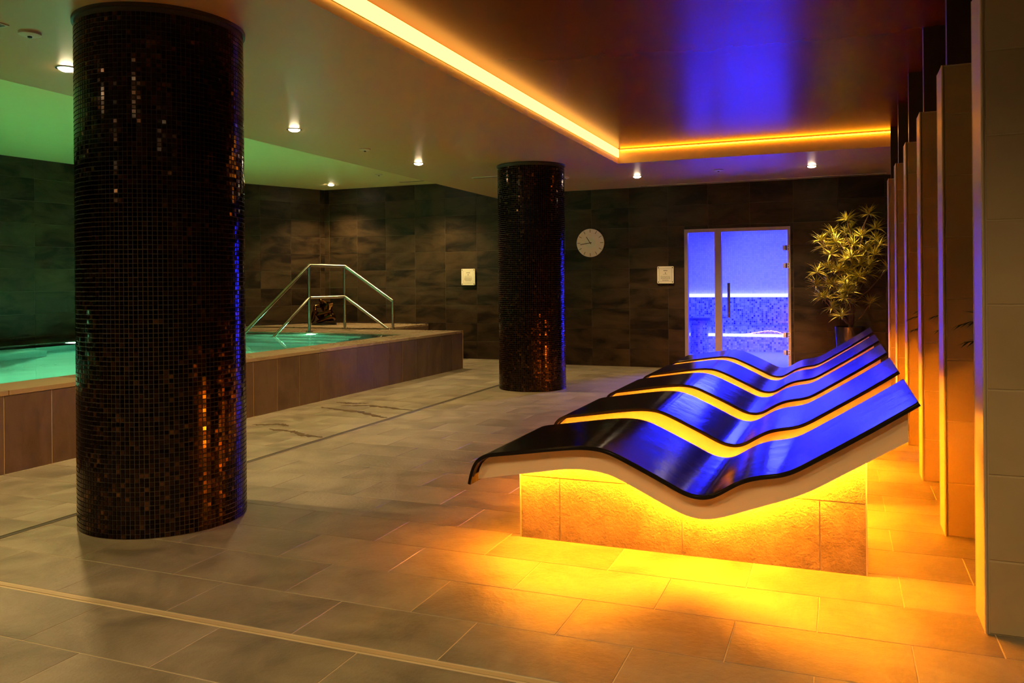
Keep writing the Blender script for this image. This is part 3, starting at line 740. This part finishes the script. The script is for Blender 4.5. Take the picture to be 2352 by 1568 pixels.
# ------------------------------------------------------------------ wall fittings
ck = empty('wall_clock', (-3.365, YF - 0.004, 1.780)); tag(ck, 'round cream wall clock between the column and the steam room sign', 'clock')
def disc(r, y0, y1, n=64):
    return MB().add([(r * math.cos(2 * math.pi * j / n), y, r * math.sin(2 * math.pi * j / n)) for y in (y0, y1) for j in range(n)],
                    [tuple(range(n)), tuple(range(n, 2 * n))] + [(j, (j + 1) % n, n + (j + 1) % n, n + j) for j in range(n)])
disc(0.205, -0.022, -0.004).obj('face', M_CLOCK, ck, smooth=True)
disc(0.078, -0.0245, -0.022).obj('centre_disc', M_CLOCK2, ck, smooth=True)
for h in range(12):
    a = h * math.pi / 6; mb = MB().box(-0.0035, 0.0035, -0.0245, -0.0222, 0.150, 0.195); o = mb.obj('hour_mark', M_BRONZE_TICK, ck); o.rotation_euler = (0, a, 0)
o = MB().box(-0.005, 0.005, -0.030, -0.027, -0.02, 0.105).obj('hour_hand', M_BRONZE_TICK, ck); o.rotation_euler = (0, math.radians(-33), 0)
o = MB().box(-0.004, 0.004, -0.034, -0.031, -0.025, 0.150).obj('minute_hand', M_GOLD, ck); o.rotation_euler = (0, math.radians(-99), 0)
disc(0.010, -0.036, -0.024, 16).obj('pin', M_BRONZE_TICK, ck)
def sign(x, yw, z, w, h, label, lines):
    t = empty('sign_plaque', (x, yw, z)); tag(t, label, 'sign')
    a, b, r = w / 2, h / 2, 0.012; pts = []
    for sx, sz, a0 in ((1, 1, 0), (-1, 1, 90), (-1, -1, 180), (1, -1, 270)):
        for k in range(5):
            an = math.radians(a0 + k * 22.5); pts.append((sx * (a - r) + r * math.cos(an), sz * (b - r) + r * math.sin(an)))
    n = len(pts)
    MB().add([(p[0], y, p[1]) for y in (-0.030, -0.018) for p in pts], [tuple(range(n)), tuple(range(n, 2 * n))] + [(j, (j + 1) % n, n + (j + 1) % n, n + j) for j in range(n)]).obj('plate', M_PLAQUE, t)
    for sx in (-1, 1):
        for sz in (-1, 1):
            o = disc(0.007, -0.034, -0.001, 14).obj('fixing', M_STEEL, t, smooth=True); o.location = (sx * (a - 0.017), 0, sz * (b - 0.02))
    bw = a - 0.030; bh = b - 0.032; yy = (-0.0308, -0.0300); bd = MB(); e = 0.0012
    bd.box(-bw, bw, *yy, bh - e, bh + e); bd.box(-bw, bw, *yy, -bh - e, -bh + e); bd.box(-bw - e, -bw + e, *yy, -bh, bh); bd.box(bw - e, bw + e, *yy, -bh, bh)
    bd.obj('border', M_PRINT, t)
    rnd = random.Random(int(z * 1000) + len(lines)); pr = MB()
    for zz, wd, ht in lines:
        xx = -wd / 2
        while xx < wd / 2 - 0.004:
            l = min(rnd.uniform(0.008, 0.022), wd / 2 - xx); pr.box(xx, xx + l, *yy, zz - ht / 2, zz + ht / 2); xx += l + 0.004
    pr.obj('print', M_PRINT, t)
    em = disc(0.008, -0.0312, -0.030, 12).obj('emblem', M_PRINT, t); em.location = (0, 0, lines[0][0] - 0.034)
    return t
body = [(-0.012 - 0.0125 * k, 0.135 if k < 4 else 0.09, 0.0045) for k in range(6)]
sign(-2.273, YF - 0.008, 1.304, 0.231, 0.240, 'square pale sign plaque on the dark wall beside the steam room door', [(0.060, 0.052, 0.012), (0.008, 0.062, 0.005)] + [(z - 0.008, w, h) for z, w, h in body])
sign(-5.536, YP - 0.008, 1.311, 0.238, 0.262, 'upright pale sign plaque on the pool end wall near the mosaic column', [(0.068, 0.070, 0.010), (0.008, 0.12, 0.004)] + body[:5] + [(-0.098, 0.04, 0.004)])

# ------------------------------------------------------------------ downlights and ceiling fittings
def downlight(x, y, z, label, group=None, power=P_DOWN, size=118):
    t = empty('downlight', (x, y, z)); tag(t, label, 'downlight', group)
    MB().lathe([(0.048, 0.004), (0.062, 0.0), (0.064, -0.004), (0.056, -0.006), (0.048, -0.002)], n=28).obj('trim_ring', M_STEEL, t, smooth=True)
    MB().lathe([(0.049, 0.0), (0.044, -0.010), (0.030, -0.018), (0.014, -0.021), (0.0, -0.022)], n=24).obj('lens', E_DOWN, t, smooth=True)
    lamp('downlight_beam', 'SPOT', (0, 0, -0.034), power, WARM, parent=t, spot_size=math.radians(size), spot_blend=0.75, shadow_soft_size=0.03)
    return t
downlight(-4.42, 3.69, ZC, 'lit downlight over the walkway beside the mosaic column nearest the loungers')
downlight(-4.38, 5.91, ZC, 'lit downlight over the walkway, between the two mosaic columns')
downlight(-4.36, 8.13, ZC, 'lit downlight over the walkway beside the mosaic column near the clock')
downlight(-7.72, 11.38, ZP, 'lit downlight in the raised ceiling above the bronze sculpture')
downlight(-2.39, 10.30, ZC, 'lit downlight in front of the clock and sign plaque', None, 150.0)
downlight(-0.30, 10.26, ZC, 'lit downlight in front of the potted plant and steam room door')
G_ = 'downlights behind the viewpoint'
for x, y, lab in ((-4.42, 1.47, 'lit downlight over the walkway next to the linear slot vent'), (-4.42, -0.75, 'lit downlight over the walkway closest to the near end wall'), (-2.7, 0.85, 'lit downlight between the walkway and the coffer at its near end'), (-0.9, 0.85, 'lit downlight at the near end of the coffer, in line with the loungers'), (0.5, 0.85, 'lit downlight at the near end of the coffer, in line with the fins')):
    downlight(x, y, ZC, lab, G_, *((120.0, 118) if x < -4 else (115.0, 150)))
downlight(-5.9, 11.2, ZP, 'lit downlight in the raised ceiling above the pool end wall sign')
def detector(x, y, z, label):
    t = empty('ceiling_sensor', (x, y, z)); tag(t, label, 'sensor')
    MB().lathe([(0.055, 0.0), (0.055, -0.012), (0.035, -0.020), (0.0, -0.020)], n=24).obj('body', M_PVC, t, smooth=True)
    MB().lathe([(0.012, -0.020), (0.010, -0.028), (0.0, -0.030)], n=12).obj('lens', M_DARKMETAL, t, smooth=True)
detector(-4.38, 7.05, ZC, 'round cream ceiling sensor over the walkway between two downlights')
detector(-6.35, 10.60, ZP, 'round cream ceiling sensor in the raised pool ceiling')
detector(-1.35, 10.10, ZC, 'round cream ceiling sensor between the two downlights by the far wall')
detector(-3.25, 9.98, ZC, 'round cream ceiling sensor behind the mosaic column near the clock')
detector(-3.98, 3.10, ZC, 'round cream ceiling sensor above the walkway next to the slot vent')
def vent(x0, x1, y, z, label, n=1):
    t = empty('slot_vent', ((x0 + x1) / 2, y, z)); tag(t, label, 'vent'); w = (x1 - x0) / 2
    MB().box(-w, w, -0.03, 0.03, -0.006, 0.0).obj('frame', M_PVC, t)
    MB().box(-w + 0.012, w - 0.012, -0.018, -0.004, -0.0075, -0.006).obj('slot', M_VENT, t)
    MB().box(-w + 0.012, w - 0.012, 0.004, 0.018, -0.0075, -0.006).obj('slot', M_VENT, t)
vent(-2.60, 0.55, 11.36, ZC, 'long linear slot vent in the ceiling along the far wall above the steam room door')
vent(-6.55, -5.45, 11.55, ZP, 'linear slot vent in the raised ceiling along the pool end wall')
vent(-4.34, -3.70, 9.54, ZC, 'short linear slot vent in the ceiling behind the far mosaic column')
vent(-4.7, -3.96, 2.94, ZC, 'linear slot vent in the ceiling over the walkway beside the pool')

# ------------------------------------------------------------------ bronze sculpture
def skin(name, joints, edges, m, parent, sub=2):
    me = bpy.data.meshes.new(name); me.from_pydata([j[0] for j in joints], edges, []); me.materials.append(m)
    o = link(name, me, parent)
    md = o.modifiers.new('skin', 'SKIN'); md.use_smooth_shade = True
    for i, j in enumerate(joints):
        sv = me.skin_vertices[0].data[i]; sv.radius = (j[1], j[1]); sv.use_root = (i == 0)
    s2 = o.modifiers.new('subdiv', 'SUBSURF'); s2.levels = sub; s2.render_levels = sub
    return o
sc_ = empty('bronze_sculpture', (-7.86, 11.42, ZL + 0.001)); tag(sc_, 'small polished dark bronze sculpture of a crouched figure on the pool landing', 'sculpture')
J = [((0.02, 0.02, 0.09), 0.075), ((0.03, 0.01, 0.19), 0.070), ((0.015, -0.02, 0.28), 0.075), ((-0.02, -0.06, 0.335), 0.030), ((-0.045, -0.09, 0.365), 0.050), ((-0.055, -0.11, 0.345), 0.036),
     ((0.13, 0.0, 0.10), 0.055), ((0.17, -0.12, 0.13), 0.045), ((0.02, -0.17, 0.06), 0.038), ((-0.06, -0.19, 0.035), 0.030),
     ((-0.09, 0.0, 0.09), 0.055), ((-0.14, -0.14, 0.20), 0.045), ((-0.16, -0.15, 0.06), 0.036), ((-0.18, -0.20, 0.03), 0.030),
     ((0.11, -0.05, 0.29), 0.042), ((0.15, -0.13, 0.20), 0.034), ((0.03, -0.19, 0.17), 0.028), ((-0.03, -0.21, 0.15), 0.026),
     ((-0.09, -0.03, 0.28), 0.042), ((-0.15, -0.10, 0.27), 0.032), ((-0.08, -0.19, 0.20), 0.027)]
Eg = [(0, 1), (1, 2), (2, 3), (3, 4), (4, 5), (0, 6), (6, 7), (7, 8), (8, 9), (0, 10), (10, 11), (11, 12), (12, 13), (2, 14), (14, 15), (15, 16), (16, 17), (2, 18), (18, 19), (19, 20)]
skin('figure', [((p[0], p[1], p[2] * 1.1), r) for p, r in J], Eg, M_STATUE, sc_)
bs_ = MB().lathe([(0, 0.03), (0.17, 0.03), (0.20, 0.02), (0.205, 0.0), (0, 0)], 0, -0.06, 28).obj('base', M_DARKMETAL, sc_, smooth=True)

# ------------------------------------------------------------------ potted plant
def leaf_mesh(ln, w, droop, m, name):
    n = 6; vs = []; fs = []; ed = []
    for i in range(n + 1):
        t = i / n; wd = w * (0.35 + 0.65 * math.sin(math.pi * min(1, t * 1.15 + 0.12)) if t < 0.98 else 0.05); wd = max(wd * (1 - t ** 5), 0.0006)
        x = ln * (t - 0.10 * droop * t * t); z = ln * (0.12 * t - droop * t * t * 0.45)
        vs += [(x, -wd, z + wd * 0.35), (x, -wd * 0.45, z + 0.08 * wd), (x, wd * 0.45, z + 0.08 * wd), (x, wd, z + wd * 0.35)]; ed += [1.0, 0.25, 0.25, 1.0]
        if i:
            o = (i - 1) * 4
            fs += [(o + k, o + k + 1, o + k + 5, o + k + 4) for k in range(3)]
    me = bpy.data.meshes.new(name); me.from_pydata(vs, [], fs); a = me.attributes.new('edge', 'FLOAT', 'POINT'); a.data.foreach_set('value', ed); me.materials.append(m); me.shade_smooth()
    return me
PX, PY = 0.105, 10.88
pp = empty('potted_dracaena', (PX, PY, 0)); tag(pp, 'tall potted plant with yellow edged leaf rosettes in a dark glossy planter', 'plant')
MB().lathe([(0, 0), (0.14, 0), (0.145, 0.01), (0.178, 0.62), (0.180, 0.64), (0.168, 0.64), (0.160, 0.60), (0, 0.60)], n=40).obj('planter', M_POT, pp, smooth=True)
MB().lathe([(0, 0.607), (0.159, 0.601)], n=30).obj('soil', M_SOIL, pp)
D2 = lambda px, py: ((px - 1952) / 1887 * 10.85, (751 - py) / 1887 * 10.85 + 0.64)       # photo offsets of the rosettes, in metres around the stem
ros = [(1990, 515), (2005, 545), (1948, 525), (1955, 545), (1918, 550), (1975, 562), (2010, 580), (1895, 568), (1938, 580), (1985, 590), (1965, 605), (1915, 598), (1945, 610), (1990, 622), (1930, 632),
       (1888, 636), (1955, 640), (1978, 612), (2025, 630), (1905, 625), (1920, 662), (1885, 664), (1950, 672), (1940, 690), (1905, 690), (1992, 702), (1918, 712), (1935, 728), (2005, 568), (1960, 580), (1900, 580), (1970, 655), (2000, 600)]
st = MB(); tips = []
rg = random.Random(3)
ros += [(1952 + rg.gauss(0, 28), rg.uniform(550, 700)) for _ in range(16)]
for (a, b) in ros:
    dx, z = D2(a, b); dy = (rg.uniform(-0.26, 0.12) if abs(dx) < 0.3 else rg.uniform(-0.14, 0.06)) - max(0, 1.75 - z) * 0.16
    tips.append(Vector((dx, dy, z)))
st.tube([(0.0, 0.0, 0.58), (0.01, 0.0, 0.9), (0.0, 0.01, 1.25), (0.03, 0.0, 1.6), (0.06, 0.0, 1.8)], [0.020, 0.018, 0.016, 0.013, 0.009], 10)
st.tube([(0.03, 0.02, 0.58), (0.05, 0.03, 0.9), (0.08, 0.0, 1.2), (0.10, 0.0, 1.5), (0.18, 0, 1.9)], [0.013, 0.012, 0.011, 0.009, 0.006], 8)
for tp in tips:
    zb = max(0.66, tp.z - 0.22 - abs(tp.x) * 0.5); b0 = Vector((0.02 + 0.03 * (zb > 1.2), 0, zb)); mid = (b0 + tp) / 2 + Vector((0, 0, -0.03))
    st.tube([b0, mid, tp], [0.008, 0.007, 0.006], 6)
st.obj('stem', M_BARK, pp, smooth=True)
LV = [leaf_mesh(l, w, d, M_LEAF, 'leaf') for l, w, d in ((0.17, 0.0095, 0.3), (0.19, 0.010, 0.55), (0.15, 0.0095, 0.15), (0.20, 0.0095, 0.8))]
allv = []
for tp in tips:
    base = Vector((tp.x, tp.y, 0)); outw = base.normalized() if base.length > 0.05 else Vector((0, -1, 0))
    n = rg.randint(34, 42)
    for k in range(n):
        az = 2 * math.pi * k / n * 2.4 + rg.uniform(-0.2, 0.2); el = rg.uniform(-0.35, 1.15)
        m3 = Euler((rg.uniform(-0.4, 0.4), -el, az), 'XYZ').to_matrix()
        dirv = m3 @ Vector((1, 0, 0))
        allv.append((dirv.dot(Vector((0, -1, 0))) + tp.y * -4 + rg.random(), tp + dirv * 0.006, m3, rg.randint(0, 3), rg.uniform(0.72, 1.02)))
allv.sort(key=lambda q: -q[0])
jm = MB(); je = []
for i, (s_, loc, m3, v, s) in enumerate(allv):
    mm = Matrix.Translation(loc) @ m3.to_4x4() @ Matrix.Scale(s, 4)
    if i < 300:
        o = link('leaf', LV[v], pp); o.matrix_local = mm
    else:
        me = LV[v]; jm.add([mm @ q.co for q in me.vertices], [tuple(p.vertices) for p in me.polygons]); je += [d.value for d in me.attributes['edge'].data]
me = bpy.data.meshes.new('foliage'); me.from_pydata(jm.v, [], jm.f); a = me.attributes.new('edge', 'FLOAT', 'POINT'); a.data.foreach_set('value', je); me.materials.append(M_LEAF); me.shade_smooth()
tag(link('foliage', me, pp), kind='stuff')

# dark ferns between the fins, only frond tips reach into view
FERN = leaf_mesh(0.07, 0.006, 0.2, M_DARKLEAF, 'leaflet')
def fern(x, y, tipx, tipz, label):
    t = empty('potted_fern', (x, y, 0)); tag(t, label, 'plant', 'dark ferns between the fins')
    MB().lathe([(0, 0), (0.10, 0), (0.13, 0.42), (0.118, 0.42), (0.11, 0.39), (0, 0.39)], n=28).obj('pot', M_POT, t, smooth=True)
    for k, (dz, ex, ey) in enumerate(((0, 0, 0), (-0.07, 0.02, -0.05), (0.06, 0.05, 0.06), (-0.02, 0.10, 0.10))):
        tip = Vector((tipx - x + ex, ey * 0.6, tipz + dz)); b0 = Vector((0, 0, 0.40)); pts = []
        for i in range(9):
            s = i / 8; p = b0.lerp(tip, s); p.z += 0.32 * math.sin(s * math.pi) * (0.6 if k else 0.75); pts.append(p)
        mb = MB().tube(pts, [0.004 - 0.0003 * i for i in range(9)], 6)
        for i in range(2, 9):
            d = (pts[i] - pts[i - 1]).normalized()
            for s2 in (-1, 1):
                for q in (0.0, 0.5):
                    pz = pts[i - 1].lerp(pts[i], q); an = math.atan2(d.y, d.x) + s2 * 0.8
                    mm = Matrix.Translation(pz) @ Euler((0, 0.15 + (0.25 if d.z < 0 else -0.2), an), 'XYZ').to_matrix().to_4x4()
                    mb.add([mm @ v.co for v in FERN.vertices], [tuple(p.vertices) for p in FERN.polygons])
        mb.obj('frond', M_DARKLEAF, t, smooth=True)
fern(0.86, 4.05, 0.475, 1.00, 'dark fern between the two fins farthest from the potted plant')
fern(0.86, 5.15, 0.475, 0.99, 'dark fern between the fourth and fifth fins from the potted plant')
fern(0.86, 6.35, 0.435, 0.92, 'dark fern between the third and fourth fins from the potted plant')

# ------------------------------------------------------------------ wet marks on the floor beside the pool
M_WET = plain('wet_film', (0.11, 0.088, 0.058), 0.12, var=0.2)
WLAB = ['long wet streak on the floor beside the pool wall, reaching the slot drain', 'wavy wet streak on the floor between the pool wall and slot drain', 'short wet streak on the floor close to the pool wall', 'thin wet trickle on the floor near the mosaic column and slot drain', 'small wet patch on the floor close to the pool wall']
for i, pts in enumerate([[(-4.62, 6.95), (-4.35, 7.05), (-4.1, 6.98), (-3.80, 6.92)], [(-4.75, 6.80), (-4.5, 6.72), (-4.2, 6.66), (-3.95, 6.50), (-3.80, 6.45)], [(-4.80, 7.15), (-4.6, 7.12), (-4.45, 7.18)], [(-4.45, 5.62), (-4.2, 5.60), (-4.0, 5.48), (-3.80, 5.45)], [(-4.72, 5.75), (-4.5, 5.85), (-4.38, 5.80)]]):
    rw = random.Random(i + 5); t = empty('wet_streak', (pts[0][0], pts[0][1], 0)); tag(t, WLAB[i], 'puddle'); n = 26; L_, R_ = [], []
    for k in range(n + 1):
        f = k / n * (len(pts) - 1); j = min(int(f), len(pts) - 2); f -= j
        x = pts[j][0] + (pts[j + 1][0] - pts[j][0]) * f - pts[0][0]; y = pts[j][1] + (pts[j + 1][1] - pts[j][1]) * f - pts[0][1]
        w = (0.022 + 0.030 * rw.random()) * (math.sin(math.pi * min(1, k / n * 0.94 + 0.03)) ** 0.5); y += rw.uniform(-0.012, 0.012)
        L_.append((x, y + w, 0.0004)); R_.append((x, y - w, 0.0004))
    up_ = [(a, b, 0.0009) for a, b, c in L_] + [(a, b, 0.0009) for a, b, c in R_]; m_ = n + 1
    vs = L_ + R_ + up_; fs = []
    for k in range(n):
        fs += [(2 * m_ + k, 2 * m_ + k + 1, 3 * m_ + k + 1, 3 * m_ + k), (k, m_ + k, m_ + k + 1, k + 1), (k, k + 1, 2 * m_ + k + 1, 2 * m_ + k), (m_ + k, 3 * m_ + k, 3 * m_ + k + 1, m_ + k + 1)]
    MB().add(vs, fs).obj('film', M_WET, t)
